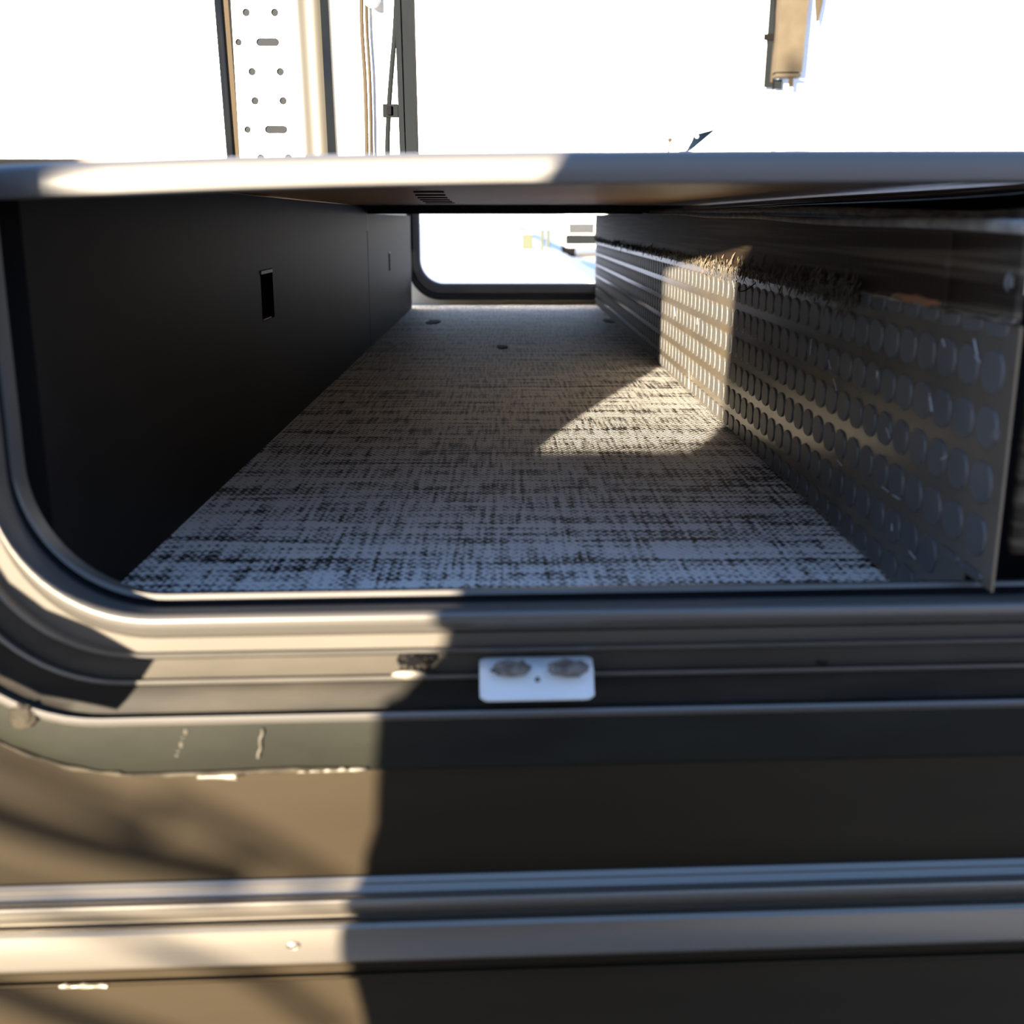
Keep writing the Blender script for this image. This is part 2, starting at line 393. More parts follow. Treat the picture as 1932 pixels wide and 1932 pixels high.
bm = bmesh.new(); box(bm, (-.9, 3.04, -.5), (fl-.02, 3.06, .245)); box(bm, (fl-.02, 3.04, -.5), (.9, 3.06, fb-.015)); struct(obj('wall_back', bm, M['body']))

# dirt marks on the carpet by the far end
rnd = random.Random(5)
for (px, py_, s, lab) in ((818, 608, 1.3, 'dark smudge on the far left of the carpet'), (948, 655, .8, 'small dark smear in the middle of the far carpet'), (1150, 606, 1.2, 'dark crumb on the carpet near the far right corner')):
    ang = math.atan((py_-966)/F)+PITCH; y = .212/math.tan(ang); q = at(px, py_, y)
    bm = bmesh.new()
    pts = []
    for k in range(14):
        a = 2*PI*k/14; r = s*(.012+.005*rnd.random())
        pts.append((q.x + r*math.cos(a)*.8, q.y + r*math.sin(a)*2.2, .0004))
    extrude_poly(bm, pts, (0, 0, .0012)); o = obj('smudge', bm, M['dirt']); tag(o, lab, 'stain')

# ------------------------------------------------------------------ near hatch frame, wall skin and moulding
WY = math.radians(2.5); PIV = Vector((-.11, .5, 0))
RW = Matrix.Rotation(WY, 3, 'Z')
def W(u, y, z):                                     # wall coordinates -> world
    return RW @ (Vector((u, y, z)) - PIV) + PIV
def ring(py_, d, xl, r, x1=1.2, z1=.27, zb=None, px=500):
    if zb is None: zb = at(px, py_, d).z
    pts = [(x1, zb)]
    for i in range(1, 14): pts.append((x1 + (xl+r-x1)*i/14, zb))
    for i in range(17):
        a = math.radians(270 - i*90/16); pts.append((xl+r + r*math.cos(a), zb+r + r*math.sin(a)))
    for i in range(1, 7): pts.append((xl, zb+r + (z1-zb-r)*i/6))
    return [W(x, d, z) for x, z in pts]
frame = thing('hatch_frame', 'dark rounded metal frame of the near hatch with ridged channel sill', 'frame', (0, .5, 0))
bm = bmesh.new(); sweep(bm, [ring(0, .530, -.227, .066, zb=-.004), ring(1114, .530, -.227, .066), ring(1119, .5155, -.227, .066), ring(1128, .5145, -.2275, .066)])
obj('inner_lip', bm, M['lip'], frame, smooth='auto')
bm = bmesh.new(); sweep(bm, [ring(1128, .5145, -.2275, .066), ring(1131, .5200, -.2275, .066), ring(1138, .5180, -.228, .066), ring(1143, .510, -.228, .0665)])
obj('inner_groove', bm, M['inner'], frame, smooth=True)
bm = bmesh.new(); prof = [(1143, .510, -.228, .0665), (1147, .502, -.228, .067), (1154, .494, -.2285, .067), (1163, .488, -.229, .0675), (1172, .487, -.229, .068), (1183, .490, -.230, .068), (1192, .498, -.232, .069), (1197, .507, -.234, .070)]
sweep(bm, [ring(*p) for p in prof]); obj('rolled_edge', bm, M['roll'], frame, smooth=True)
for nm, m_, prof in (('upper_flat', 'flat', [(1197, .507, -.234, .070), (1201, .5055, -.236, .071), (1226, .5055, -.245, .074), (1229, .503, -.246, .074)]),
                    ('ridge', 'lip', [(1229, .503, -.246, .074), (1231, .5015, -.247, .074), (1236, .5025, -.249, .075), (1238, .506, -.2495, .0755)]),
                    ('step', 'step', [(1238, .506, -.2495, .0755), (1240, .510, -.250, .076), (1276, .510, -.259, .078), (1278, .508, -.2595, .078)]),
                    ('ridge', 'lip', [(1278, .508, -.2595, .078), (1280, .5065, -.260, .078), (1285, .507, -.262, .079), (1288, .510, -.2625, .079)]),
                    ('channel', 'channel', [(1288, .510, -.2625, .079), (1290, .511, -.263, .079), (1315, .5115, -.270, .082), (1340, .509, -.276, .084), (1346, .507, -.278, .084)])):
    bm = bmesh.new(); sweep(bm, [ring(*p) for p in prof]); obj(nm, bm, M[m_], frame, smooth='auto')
bm = bmesh.new(); prof = [(1346, .507, -.278, .084), (1349, .503, -.279, .085), (1356, .502, -.281, .086), (1360, .503, -.282, .087), (1364, .505, -.283, .088)]
sweep(bm, [ring(*p) for p in prof]); obj('outer_lip', bm, M['roll'], frame, smooth='auto')
bm = bmesh.new(); prof = [(1364, .505, -.283, .088), (1450, .505, -.310, .135), (1455, .506, -.311, .136), (1457, .5095, -.312, .137)]
sweep(bm, [ring(*p) for p in prof]); obj('flange', bm, M['flange'], frame, smooth='auto')['label'] = 'grey green flange smeared with old sealant'
bm = bmesh.new(); sweep(bm, [ring(1455, .509, -.311, .136), ring(0, .509, -2.2, .01, zb=-.70)]); 
sweep(bm, [ring(0, .509, -2.2, .01, zb=-.70), ring(0, .540, -2.2, .01, zb=-.70)])
struct(obj('wall_front', bm, M['body']))

def wall_line(px0, py0, px1, py1, d, n=40):
    """points along the wall following the moulding as seen between two photo points, laid on depth d in wall coordinates"""
    a = at(px0, py0, d).z; b = a
    return [W(-.9 + 2.1*i/n, d, a) for i in range(n+1)]

# sealant beads along the flange's lower edge
rnd = random.Random(11)
M['old_sealant'] = mat('old_grey_sealant', (.030, .026, .019), .7, 0, (.012, .010, .007), (60, 60, 60), lo=.4, hi=.6, spec=.1)
def bead(pts, rf, lab, m_='sealant'):
    bm = bmesh.new(); tube(bm, pts, rf, 8); o = obj('sealant_bead', bm, M[m_], frame, smooth=True); o['label'] = lab
rr = ring(1454, .5045, -.311, .136)
corner = [p for p in rr[13:31]]
cs = spline(corner, 3)
bead([p+Vector((0, -.0005+.0006*noise.noise(p*200), .001*noise.noise(p*120))) for p in cs], lambda i: .0010+.0005*math.sin(i*1.3), 'thin ragged sealant bead round the corner', 'old_sealant')
z = at(500, 1455, .504).z
def bline(x0, x1, rad, n=14, dz=0): return [W(x0+(x1-x0)*i/n, .504, z+dz+.0004*noise.noise(Vector((i*.7, 2, 3)))) for i in range(n+1)]
xa, xb = at(370, 1460, .5).x, at(445, 1460, .5).x
bead(bline(xa, xb, 0, dz=-.002), lambda i: .0014+.0010*(i/14)**3, 'bright lump of sealant at the flange edge')
bead(bline(at(250, 1455, .5).x, xa, 0, dz=-.001), lambda i: .0007+.0003*math.sin(i), 'thin sealant line', 'old_sealant')
bead(bline(at(558, 1452, .5).x, at(690, 1452, .5).x, 0), lambda i: .0012+.0003*math.sin(i*2.3), 'pale straight piece of sealant')

# pale sealant blob on the flange
p = at(42, 1352, .4975); bm = bmesh.new(); bmesh.ops.create_icosphere(bm, subdivisions=4, radius=1)
for v in bm.verts:
    n = noise.noise(v.co*2.3)*.25 + noise.noise(v.co*6)*.12
    v.co = p + Vector((v.co.x*.0065*(1+n), v.co.y*.0015, v.co.z*.0062*(1+n)))
tag(obj('sealant_blob', bm, M['old_sealant'], None, smooth=True), 'pale lump of dried sealant on the lower left corner of the flange', 'sealant')
# runs
for (x, y0, x2, y1, s) in ((352, 1375, 335, 1425, .0012), (495, 1375, 488, 1430, .0008)):
    a = at(x, y0, .5035); b = at(x2, y1, .5035); bm = bmesh.new(); tube(bm, [a.lerp(b, t/6)+Vector((.0005*math.sin(t*2), 0, 0)) for t in range(7)], s, 8); obj('sealant_run', bm, M['sealant'], frame)

# latch keeper plate on the channel
x0, x1 = at(905, 1300, .497).x, at(1124, 1300, .497).x
zt, zm, zb_ = at(1000, 1248, .512).z, at(1000, 1302, .504).z, at(1000, 1319, .503).z
keeper = thing('latch_keeper', 'small white plastic latch plate screwed to the sill channel', 'latch plate', (0, .5, zb_))
bm = bmesh.new()
prof = [(.515, zt+.001), (.505, zt+.001), (.5005, zt-.002), (.4965, zm), (.4945, zb_+.0015), (.4955, zb_), (.5005, zb_-.0004), (.515, zb_-.0004)]
V = []
N = 24
for i in range(N+1):
    t = i/N; x = x0 + (x1-x0)*t; e_ = min(t, 1-t)*N
    k = 0 if e_ >= 1.2 else (1.2-e_)*.0016
    V.append([bm.verts.new(W(x, yy + k, zz - (k*.6 if j < 3 else -k*.6 if 3 < j < 7 else 0))) for j, (yy, zz) in enumerate(prof)])
for a, b in zip(V, V[1:]):
    for j in range(len(prof)): bm.faces.new((a[j], a[(j+1) % 8], b[(j+1) % 8], b[j]))
bm.faces.new(V[0]); bm.faces.new(V[-1])
obj('plate', bm, M['plastic'], keeper, smooth='auto')
for (px, py_, r) in ((965, 1261, .0092), (1074, 1261, .0095)):
    p = at(px, py_, .5005); bm = bmesh.new(); bmesh.ops.create_icosphere(bm, subdivisions=3, radius=1)
    for v in bm.verts:
        n = noise.noise(v.co*3+Vector((px, 0, 0)))*.35
        v.co = p + Vector((v.co.x*r*(1+n), v.co.y*.0016+.0002, v.co.z*.0044*(1+n)))
    obj('screw', bm, M['dirt'], keeper)['label'] = 'grime-covered screw'
p = at(1014, 1282, .4982); bm = bmesh.new(); bmesh.ops.create_uvsphere(bm, u_segments=12, v_segments=8, radius=.0014, matrix=Matrix.Translation(p)); obj('dirt_speck', bm, M['dirt'], keeper)

M['pitted'] = mat('pitted_dark_metal', (.001, .001, .0015), .8, 0, (.03, .027, .022), (260, 260, 260), lo=.5, hi=.6, spec=.05)
# rivets in the channel
def rivet(px, py_, d, r, label, rough, m1, m2):
    p = at(px, py_, d); t = thing('rivet', label, 'rivet', p)
    bm = bmesh.new(); bmesh.ops.create_uvsphere(bm, u_segments=28, v_segments=14, radius=1)
    for v in bm.verts:
        n = noise.noise(v.co*2.6+Vector((px, 0, 0)))*rough
        v.co = p + Vector((v.co.x*r*(1+n), v.co.y*r*.38*(1+n), v.co.z*r*.62*(1+n)))
    obj('rivet_head', bm, M[m1], t, smooth=True)
    bm = bmesh.new(); tube(bm, [p+Vector((math.cos(a)*r*1.25*(1+.15*math.sin(3*a)*rough), -.0002, math.sin(a)*r*.75-.0005)) for a in [2*PI*i/24 for i in range(25)]], r*.13, 6)
    obj('rim', bm, M[m2], t, smooth=True)
rivet(783, 1246, .508, .0062, 'broken dark rivet head on the sunlit part of the sill', .9, 'pitted', 'pitted')
rivet(1545, 1247, .512+.012, .0070, 'dusty dark rivet on the shaded right half of the sill', .2, 'channel', 'channel')
p = at(772, 1273, .505); bm = bmesh.new(); bmesh.ops.create_icosphere(bm, subdivisions=3, radius=1)
for v in bm.verts: v.co = p + Vector((v.co.x*.0085, v.co.y*.0012, v.co.z*.0022*(1+noise.noise(v.co*3)*.4)))
tag(obj('sealant_smear', bm, M['sealant'], None, smooth=True), 'pale smear of sealant just below the broken dark rivet', 'sealant')
rivet(552, 1783, .4965, .0026, 'tiny round rivet on the sunlit lower moulding', .05, 'trim', 'trim')

# horizontal moulding
mold = thing('side_moulding', 'glossy horizontal moulding with two ridges below the hatch', 'moulding', (0, .49, -.2))
def strip(name, prof, m, n=36):
    bm = bmesh.new(); V = []
    for i in range(n+1):
        u = -1.2 + 2.6*i/n
        V.append([bm.verts.new(W(u, d, at(300, py_, d).z)) for py_, d in prof])
    for a, b in zip(V, V[1:]):
        for k in range(len(prof)-1): bm.faces.new((a[k], a[k+1], b[k+1], b[k]))
    return obj(name, bm, M[m], mold, smooth='auto')
def arc(py0, py1, d0, bulge, n=8):
    return [(py0 + (py1-py0)*i/n, d0 - bulge*math.sin(PI*i/n)) for i in range(n+1)]
strip('upper_ridge', [(1655, .5095), (1659, .5068), (1671, .5045), (1674, .5048), (1685, .5028)] + arc(1689, 1726, .502, .008), 'trim')
strip('groove', [(1726, .502), (1730, .506), (1739, .506), (1742, .502)], 'trim')
strip('lower_ridge', [(1742, .502), (1747, .499), (1757, .497), (1775, .4968), (1814, .4975), (1818, .499), (1821, .503)], 'trim')
strip('lower_gap', [(1821, .503), (1824, .506), (1842, .506), (1844, .503), (1848, .503), (1851, .5095)], 'body')
bm = bmesh.new(); xa = at(115, 1857, .5).x; xb = at(205, 1857, .5).x; za = at(160, 1857, .5).z
tube(bm, [Vector((xa+(xb-xa)*i/8, .4985, za+.0004*math.sin(i*2))) for i in range(9)], lambda i: .0010+.0005*math.sin(i*1.9), 8)
obj('sealant_bead', bm, M['sealant'], mold)['label'] = 'short bright bead of sealant under the moulding'

# ------------------------------------------------------------------ front rail of the deck above the opening
bm = bmesh.new(); V = []
NP = 60
tops = [(-60, 316), (0, 311), (200, 303), (435, 294), (700, 288), (1000, 284), (1400, 281), (1932, 280), (2100, 280)]
bots = [(-60, 377), (0, 375), (200, 369), (435, 359), (700, 351), (1000, 346), (1400, 344), (1932, 342), (2100, 342)]
def interp(tb, x):
    for (a, b), (c, d) in zip(tb, tb[1:]):
        if x <= c: return b + (d-b)*(x-a)/(c-a)
    return tb[-1][1]
for i in range(NP+1):
    u = -.30 + 1.5*i/NP
    px = max(-60, min(2100, 954 + u*F/.52))
    y = .53
    zt = at(954, interp(tops, px), y).z; zb2 = at(954, interp(bots, px), y).z
    # rounded section: a rolled sheet edge with an inward return
    r = .004
    prof = [(y+.10, zt), (y+r*1.6, zt), (y+r*.5, zt-.0012), (y+.0002, zt-.0035), (y, zb2+.0025), (y+.001, zb2+.0006), (y+.0030, zb2), (y+.028, zb2), (y+.028, zt-.0015), (y+.10, zt-.0015)]
    V.append([bm.verts.new((u, a, b)) for a, b in prof])
for a, b in zip(V, V[1:]):
    for k in range(10): bm.faces.new((a[k], a[(k+1) % 10], b[(k+1) % 10], b[k]))
bm.faces.new(V[0]); bm.faces.new(V[-1])
tag(obj('deck_rail', bm, M['slab'], None, smooth='auto'), 'grey rounded metal rail crossing the whole picture above the opening', 'rail')

# ------------------------------------------------------------------ upper bay above the deck
ZD = .2405
def upright(px_l0, px_l1, y, z1=1.1):
    """left and right x of an upright whose picture edges at the rail are given"""
    return at(px_l0, 285, y).x, at(px_l1, 285, y).x
# left white door panel
xl, xr = upright(-500, 432, 1.5)
t = thing('white_door_panel', 'large white panel with a black gasket edge at the upper left', 'panel', (xl, 1.5, ZD))
bm = bmesh.new(); extrude_poly(bm, [(xl, 1.5, ZD), (xr, 1.5, ZD), (xr-.0055*1.0, 1.5, .49), (xl, 1.5, .49)], (0, .02, 0)); obj('panel_sheet', bm, M['white'], t)
x2 = at(441, 285, 1.5).x; xm = xr
def lean(bm, xa, xb, y, dy, z0=ZD, z1=.49, ln=-.0055): extrude_poly(bm, [(xa, y, z0), (xb, y, z0), (xb+ln, y, z1), (xa+ln, y, z1)], (0, dy, 0)); return bm
W_ = (at(436, 285, 1.5).x - at(418, 285, 1.5).x)
bm = lean(bmesh.new(), xm-.001, xm+W_*.62, 1.495, .026); obj('gasket', bm, M['gasket'], t)
bm = bmesh.new(); tube(bm, [(xm+.0065, 1.493, ZD), (xm+.0065-.0055*1.0, 1.493, .49)], .0024, 12); obj('gasket_bead', bm, M['gasket'], t, smooth=True)
bm = lean(bmesh.new(), xm+W_*.62, xm+W_*1.3, 1.496, .02); obj('edge_trim', bm, M['tan'], t)['label'] = 'tan edge strip'

# perforated upright
def perforated():
    bm = bmesh.new(); y = 1.40
    xa, xb = at(455, 285, y).x-.002, at(588, 285, y).x
    per = {}
    rows = [22, 78, 133, 188, 243, 298]
    zrow = [at(500, v, y).z for v in rows]; pitch = (zrow[0]-zrow[4])/4
    slot_rows = {1, 4}
    allz = []
    base = zrow[5]
    for k in range(-1, 7): allz.append((k, base + k*pitch))
    def outline(cx, cz, hw, r, n=8):
        pts = []
        for i in range(n+1): a = -PI/2 + PI*i/n; pts.append((cx+hw+r*math.cos(a), cz+r*math.sin(a)))
        for i in range(n+1): a = PI/2 + PI*i/n; pts.append((cx-hw+r*math.cos(a), cz+r*math.sin(a)))
        return pts
    loops = []
    rh = .0043
    for k, zc in allz:
        z0, z1 = zc-pitch/2, zc+pitch/2
        if z0 < ZD: z0 = ZD
        if z1 < ZD+.002: continue
        t_ = (5-k)                                    # row index in the photo, 0 at top
        slot = (t_ % 3 == 1)
        sh = .0006*(k)*-1
        xA = at(481 - 0, 188, y).x + (zc-zrow[3])*-.05; xB = at(534, 188, y).x + (zc-zrow[3])*-.05; xm_ = (xA+xB)/2
        if zc-rh < ZD+.001 or zc+rh > .485: continue
        if slot:
            xs = at(521, 243, y).x + (zc-zrow[4])*-.05; xh = at(467, 243, y).x + (zc-zrow[4])*-.05
            loops += [outline(xh, zc, 0, rh*.9), outline(xs, zc, .0090, rh)]
        else:
            loops += [outline(xA, zc, 0, rh), outline(xB, zc, 0, rh)]
    def clean(l):
        o = []
        for p in l:
            if all((Vector(p)-Vector(q)).length > 1e-6 for q in o): o.append(p)
        return o
    polys = [[(xa, ZD), (xb, ZD), (xb, .49), (xa, .49)]] + [clean(l) for l in loops]
    tris = tessellate_polygon([[Vector((p[0], p[1], 0)) for p in l] for l in polys])
    flat = [bm.verts.new((p[0], y, p[1])) for l in polys for p in l]
    for t3 in tris:
        try: bm.faces.new([flat[i] for i in t3])
        except ValueError: pass
    k0 = 4
    for l in polys[1:]:
        vs = flat[k0:k0+len(l)]; k0 += len(l)
        B = [bm.verts.new(v.co+Vector((0, .0015, 0))) for v in vs]
        for i in range(len(vs)):
            j = (i+1) % len(vs); bm.faces.new((vs[i], vs[j], B[j], B[i]))
    # folded side
    bm.faces.new([bm.verts.new(p) for p in ((xa, y, ZD), (xa, y, .49), (xa, y+.04, .49), (xa, y+.04, ZD))])
    return bm, xa, xb, y
bm, xa, xb, y = perforated()
t = thing('perforated_upright', 'white metal upright punched with round holes and slots', 'upright', (xa, y, ZD))
obj('perforated_face', bm, M['white'], t, recalc=False)
bm = bmesh.new(); box(bm, (xa+.002, y+.0025, ZD), (xb, y+.006, .49)); obj('backing', bm, M['hole'], t)

# round pole
pa = at(608, 285, 1.33)
t = thing('aluminium_pole', 'thick round aluminium pole beside the perforated upright', 'pole', (pa.x, 1.33, ZD))
bm = bmesh.new(); tube(bm, [(pa.x, 1.33, ZD), (pa.x-.004, 1.33, .49)], .0185, 40); obj('pole_tube', bm, M['pole'], t, smooth='auto')
bm = bmesh.new(); extrude_poly(bm, [(pa.x+.0105, 1.306, ZD), (pa.x+.0190, 1.306, ZD), (pa.x+.0150, 1.306, .49), (pa.x+.0070, 1.306, .49)], (0, .003, 0)); obj('pole_shade_strip', bm, M['gasket'], t)  # black strip stands in for the shaded right side of the pole
# white strip behind, cables, clear tube
xa, xb = at(641, 285, 1.30).x, at(690, 285, 1.30).x
bm = bmesh.new(); box(bm, (xa, 1.30, ZD), (xb, 1.31, .49)); tag(obj('white_strip', bm, M['white']), 'narrow white upright strip between the pole and the cables', 'strip')
def pxline(pts, y, r, seg=12):
    bm = bmesh.new(); top = at(*pts[0], y); q = [at(a, b, y) for a, b in pts]
    q = [q[0] + (q[0]-q[1])*(.04/abs(q[0].z-q[1].z))] + q; q[-1].z = max(q[-1].z, ZD)
    if q[-1].z > ZD: q.append(Vector((q[-1].x, y, ZD)))
    return tube(bm, spline(q, 8), r, seg)
tag(obj('cable', pxline([(682, 0), (683, 60), (688, 140), (691, 220), (692, 285)], 1.28, .0021), M['tan'], smooth=True), 'left pale cable hanging beside the white strip', 'cable')
tag(obj('cable', pxline([(690, 0), (692, 60), (697, 140), (699, 220), (700, 285)], 1.28, .0014), M['tan'], smooth=True), 'thin tan cable just right of the pale cable', 'cable')
tag(obj('cable', pxline([(748, 0), (745, 60), (740, 120), (734, 200), (731, 285)], 1.28, .0026), M['darkgrey'], smooth=True), 'dark bowed cable left of the dark grey post', 'cable')
xa, xb = at(702, 285, 1.29).x, at(726, 285, 1.29).x
bm = bmesh.new(); extrude_poly(bm, [(xa, 1.29, ZD), (xb, 1.29, ZD), (xb+.004, 1.29, .49), (xa-.003, 1.29, .49)], (0, .004, 0))
tag(obj('plastic_sheet', bm, M['wrap']), 'pale translucent strip between the two cables', 'strip')
z0, z1 = at(730, 222, 1.262).z, at(730, 197, 1.262).z
t = thing('cable_clip', 'small black clip holding the dark cable to the grey post', 'clip', (at(735, 222, 1.262).x, 1.262, z0))
bm = bmesh.new(); box(bm, (at(723, 210, 1.262).x, 1.258, z0), (at(752, 210, 1.262).x, 1.2628, z1), .001); obj('clip_body', bm, M['darkgrey'], t)
bm = bmesh.new(); box(bm, (at(731, 210, 1.262).x, 1.253, z0+.002), (at(740, 210, 1.262).x, 1.260, z1-.002), .001); obj('clip_jaw', bm, M['black'], t)
bm = bmesh.new(); bmesh.ops.create_uvsphere(bm, u_segments=20, v_segments=12, radius=.009, matrix=Matrix.Translation(at(702, -2, 1.27))); 
box(bm, at(694, -6, 1.27)+Vector((0, .002, 0)), at(712, -60, 1.27)+Vector((0, .006, 0)))
tag(obj('hook', bm, M['white'], smooth=True), 'white knob at the top edge between the two cables', 'hook')
# dark grey post
xa, xb = at(755, 285, 1.24).x, at(787, 285, 1.24).x; xc = at(766, 285, 1.24).x
t = thing('grey_post', 'slim dark grey post with a groove beside the bright opening', 'post', (xa, 1.24, ZD))
bm = lean(bmesh.new(), xa, xc-.0006, 1.24, .03, ln=-.003); obj('left_flange', bm, M['darkgrey'], t)
bm = lean(bmesh.new(), xc+.0006, xb, 1.238, .03, ln=-.002); obj('right_flange', bm, M['darkgrey'], t)
# back boards
bm = bmesh.new(); box(bm, (-.75, 3.08, .2305), (at(1457, 285, 3.08).x-.002, 3.10, 1.3)); o = obj('wall_back', bm, M['stucco']); struct(o)
bm = bmesh.new(); box(bm, (at(1457, 285, 3.08).x+.003, 3.075, .2305), (1.9, 3.095, 1.3)); struct(obj('wall_back', bm, M['white']))
# dark strip + wrapped tube at the upper right
y = 3.04
a = at(1441, 165, y); b = at(1460, 165, y)
t = thing('hanging_strap', 'dark strap hanging beside the tan wrapped tube at the top', 'strap', (a.x, y, a.z))
bm = bmesh.new(); extrude_poly(bm, [a, b, (b.x+.01, y, 1.1), (a.x+.012, y, 1.1)], (0, .006, 0)); obj('strap_band', bm, M['darkgrey'], t)
bm = bmesh.new(); a2 = at(1453, 155, y-.003); b2 = at(1459, 155, y-.003); extrude_poly(bm, [a2, b2, (b2.x+.01, y-.003, 1.1), (a2.x+.016, y-.003, 1.1)], (0, .004, 0)); obj('pale_edge', bm, M['tan'], t)
bm = bmesh.new(); box(bm, at(1441, 76, y-.006), at(1463, 64, y)+Vector((0, 0, 0)), .001); obj('buckle', bm, M['black'], t)
bm = bmesh.new(); q = at(1475, 168, y); box(bm, (b.x-.001, y-.001, q.z), (q.x, y+.004, at(1475, 150, y).z)); obj('strap_tab', bm, M['darkgrey'], t)
bm = pxline([(1462, 0), (1460, 90), (1458, 170), (1456, 285)], y-.012, .0013, 8); tag(obj('cord', bm, M['black']), 'thin dark cord running down past the strap to the rail', 'cord')
y = 2.98
t = thing('wrapped_tube', 'tan fabric wrapped square tube hanging at the upper right', 'tube', at(1489, 145, y))
a = at(1463, 136, y); b = at(1513, 135, y)
bm = bmesh.new(); extrude_poly(bm, [a, b, (b.x+.02, y, 1.1), (a.x+.012, y, 1.1)], (0, .04, 0)); obj('cover', bm, M['fabric'], t)
a = at(1463, 145, y); b = at(1512, 137.5, y); bm = bmesh.new(); box(bm, (a.x+.001, y+.001, a.z), (b.x, y+.04, b.z), .003); obj('hem', bm, M['fabric'], t)
bm = bmesh.new(); box(bm, at(1489, 164, y+.01), at(1496, 146, y+.016)+Vector((0, .004, 0))); obj('inner_rod', bm, M['tan'], t)
# drop shaped pendant
c0 = at(1543, 0, 3.0); tip = at(1541, 42, 3.0)
bm = bmesh.new()
L = 3.0*(c0.z-tip.z)
tube(bm, [tip + Vector((.004*(i/12), 0, L*i/12)) for i in range(13)], lambda i: .002+.0105*math.sin(min(1, (i+.3)/7)*PI/2)*(1 if i < 8 else 1-(i-7)*.12), 20)
for v in bm.verts: v.co.y = c0.y + (v.co.y-c0.y)*.35
t = tag(obj('glass_pendant', bm, M['tan'], smooth=True), 'narrow tan drop-shaped pendant hanging at the top right', 'pendant')
# blue fin shape just above the rail
y = 1.9
pts = [at(a_, b_, y) for a_, b_ in ((1352, 243), (1311, 254), (1306, 266), (1296, 284), (1290, 292), (1303, 284))]
t = thing('blue_flag', 'pointed dark blue plastic piece just above the rail', 'flag', pts[4])
bm = bmesh.new(); extrude_poly(bm, pts, (0, .006, 0)); obj('blade', bm, M['bluefin'], t)
bm = bmesh.new(); bmesh.ops.create_uvsphere(bm, u_segments=16, v_segments=10, radius=.0034, matrix=Matrix.Translation(at(1315, 257.5, y-.001))); obj('rivet', bm, M['white'], t, smooth=True)
bm = bmesh.new(); box(bm, (pts[4].x-.006, y-.002, ZD), (pts[4].x+.012, y+.010, pts[4].z+.004)); obj('foot', bm, M['bluefin'], t)
y = 1.95
bm = bmesh.new(); s0 = at(1254, 292, y); s1 = at(1264, 264, y); s0.z = ZD; tube(bm, [s0, s0.lerp(s1, .6), s1], .0014, 8)
bmesh.ops.create_icosphere(bm, subdivisions=2, radius=.0038, matrix=Matrix.Translation(s1))
tag(obj('dry_sprig', bm, M['tan']), 'tiny dry orange sprig standing on the deck edge', 'plant')

# ------------------------------------------------------------------ outside beyond the far opening
y = 31
t = thing('parked_van', 'white parked van with dark windows far beyond the far opening', 'van', (2.9, y, -.75))
xa, xb = at(1065, 450, y).x, at(1065, 450, y).x + 2.0
zt, zb_ = at(1090, 412, y).z, at(1090, 450, y).z
bm = bmesh.new(); box(bm, (xa, y, -.5), (xb, y+4.6, zt+.9), .12); obj('body', bm, M['van'], t)
bm = bmesh.new(); box(bm, (xa+.10, y-.02, zb_+.12), (xa+.80, y+.02, zt-.12), .01); obj('rear_window', bm, M['glass'], t)
bm = bmesh.new(); box(bm, (xa+.02, y-.05, -.42), (xb, y+.02, -.15), .03); obj('bumper', bm, M['darkgrey'], t)
for sx in (xa+.22, xb-.22):
    for sy in (y+.8, y+3.7):
        bm = bmesh.new(); bmesh.ops.create_cone(bm, cap_ends=True, segments=24, radius1=.33, radius2=.33, depth=.22, matrix=Matrix.Translation((sx, sy, -.42)) @ Matrix.Rotation(PI/2, 4, 'Y')); obj('wheel', bm, M['black'], t)
y = 40
a = at(986, 455, y); b = at(1006, 438, y)
t = thing('utility_box', 'pale green utility box far outside beyond the kerb', 'box', (a.x, y, -.75))
bm = bmesh.new(); box(bm, (a.x, y, -.75), (b.x, y+.5, b.z-.05), .02); obj('cabinet', bm, M['green'], t)
bm = bmesh.new(); box(bm, (a.x-.03, y-.03, b.z-.05), (b.x+.03, y+.53, b.z), .02); obj('lid', bm, M['kerb'], t)
for i, px in enumerate((1023, 1034)):
    p = at(px, 460, 38); q = at(px, 434, 38)
    bm = bmesh.new(); tube(bm, [(p.x, 38, -.75), (p.x, 38, q.z)], .06, 12); o = obj('bollard', bm, M['green'], None, smooth='auto'); tag(o, ('left' if i == 0 else 'right')+' one of the two thin posts outside beyond the far opening', 'post', 'thin posts outside')

# ------------------------------------------------------------------ behind the camera: things that shade the right half
# added unseen screen: outline of the shade on the wall, moved back along the sunlight
def back(P, t): return P - Vector((.38, 1, -.071))*t
edge = [(1062, 284, .53), (1022, 345, .53), (900, 440, .515), (848, 1076, .515), (815, 1165, .49), (828, 1225, .505), (728, 1330, .50), (690, 1345, .495), (688, 1500, .5), (700, 1560, .507), (680, 1625, .507), (645, 1690, .49), (623, 1780, .49), (658, 1850, .507), (680, 1932, .507)]
tb = .80
L = [back(at(a, b, d), tb) for a, b, d in edge]
yb = -.30
L = [back(at(a, b, d), d-yb) for a, b, d in edge]
top = [Vector((L[0].x+.62, yb, .325)), Vector((L[0].x+.50, yb, .335)), Vector((L[0].x+.30, yb, .34)), Vector((L[0].x+.10, yb, .335)), Vector((L[0].x+.01, yb, .325))]
low = [Vector((L[-1].x+.02, yb, -.40)), Vector((L[-1].x+.02, yb, -.745)), Vector((L[0].x+.62, yb, -.745))]
bm = bmesh.new(); extrude_poly(bm, top + L + low, (0, -.03, 0))
M['cover'] = mat('shade_screen_brown', (.22, .13, .07), .8)
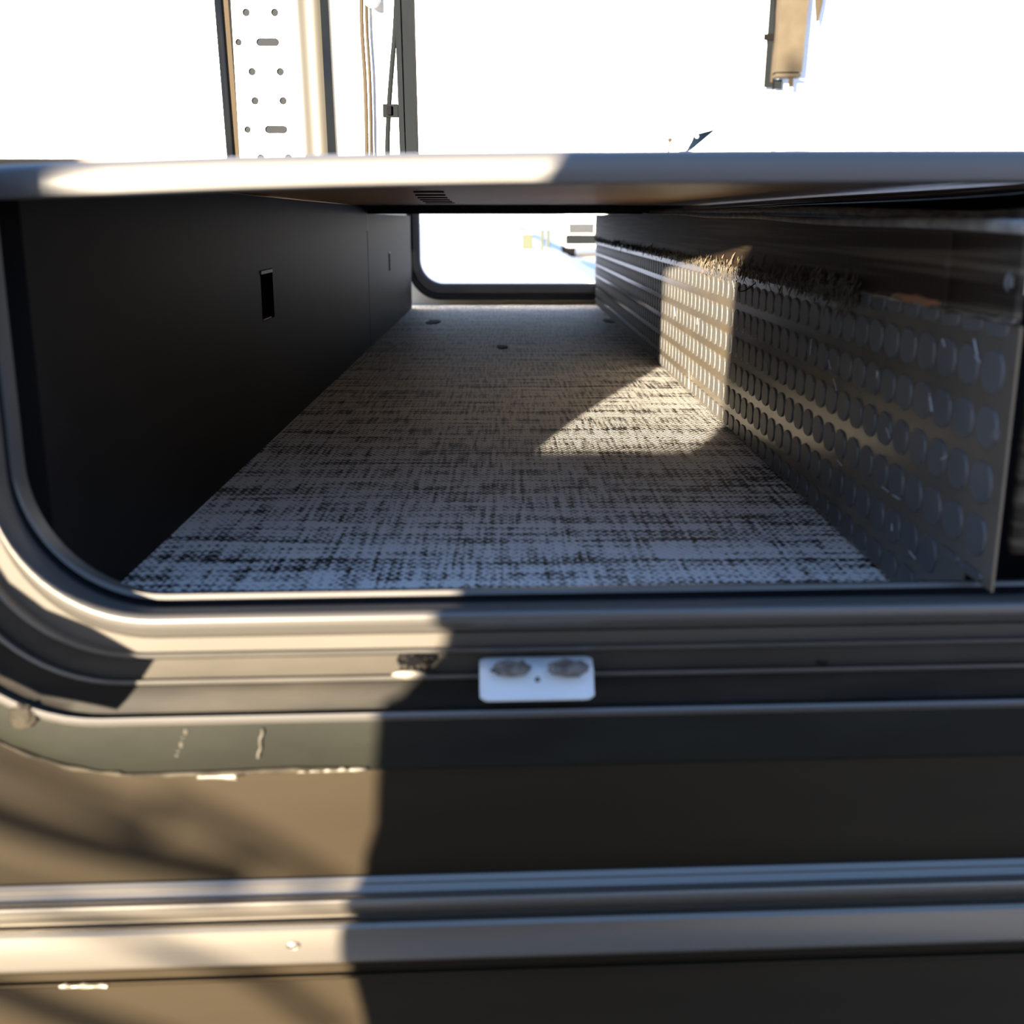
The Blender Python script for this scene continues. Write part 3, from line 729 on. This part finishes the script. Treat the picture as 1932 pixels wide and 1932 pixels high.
tag(obj('shade_screen', bm, M['cover']), 'unseen screen added outside the near hatch to shade the right half', 'screen')
# bare shrub whose twigs dapple the lower left of the wall
bm = bmesh.new()
rnd = random.Random(21)
def twig(px0, py0, px1, py1, t, r):
    a = back(at(px0, py0, .507), t); b = back(at(px1, py1, .507), t); m = a.lerp(b, .5) + Vector((0, 0, .012*rnd.uniform(-1, 1)))
    tube(bm, spline([a, m, b], 8), r, 10)
for s_ in ((-260, 1420, 470, 1660, 2.3, .016), (-260, 1330, 300, 1560, 2.4, .010), (300, 1500, 640, 1690, 2.2, .008), (-300, 1560, 260, 1720, 2.4, .007), (-300, 1700, 360, 1990, 2.2, .013), (120, 1700, 520, 1850, 2.3, .007), (300, 1750, 640, 1960, 2.2, .008), (-260, 1330, -420, 2300, 2.35, .02)):
    twig(*s_[:4], s_[4]+.2, s_[5]*.72)
st = back(at(-420, 2300, .507), 3.05); tube(bm, [st, (st.x-.02, st.y, -.75)], .022, 10)
st = back(at(-260, 1330, .507), 3.05); tube(bm, spline([st, (st.x+.1, st.y, st.z+.3), (st.x+.05, st.y-.1, st.z+.8)]), .015, 10)
tag(obj('bare_shrub', bm, M['tan'], smooth=True), 'bare branching shrub outside whose twigs dapple the lower left', 'shrub')

# added unseen plate cut to the shade's outline: it darkens the channel's corner
sh = [(0, 1022), (43, 1090), (109, 1141), (188, 1174), (297, 1238), (268, 1284), (226, 1337), (181, 1328), (91, 1309), (0, 1262)]
pl = [back(at(a, b, .508), .16) for a, b in sh]
pl += [Vector((-.36, pl[0].y, pl[-1].z+.03)), Vector((-.40, pl[0].y, pl[0].z+.10)), Vector((-.31, pl[0].y, pl[0].z+.06))]
t = thing('corner_shade_blocker', 'dark curved door arm standing off the wall left of the hatch', 'blocker', (-.38, .50, 0))
bm = bmesh.new(); extrude_poly(bm, pl, (0, .004, 0)); obj('blocker_plate', bm, M['gasket'], t)
bm = bmesh.new(); tube(bm, [(-.375, .35, pl[0].z+.08), (-.375, .517, pl[0].z+.08)], .008, 12); obj('pin', bm, M['screw'], t)
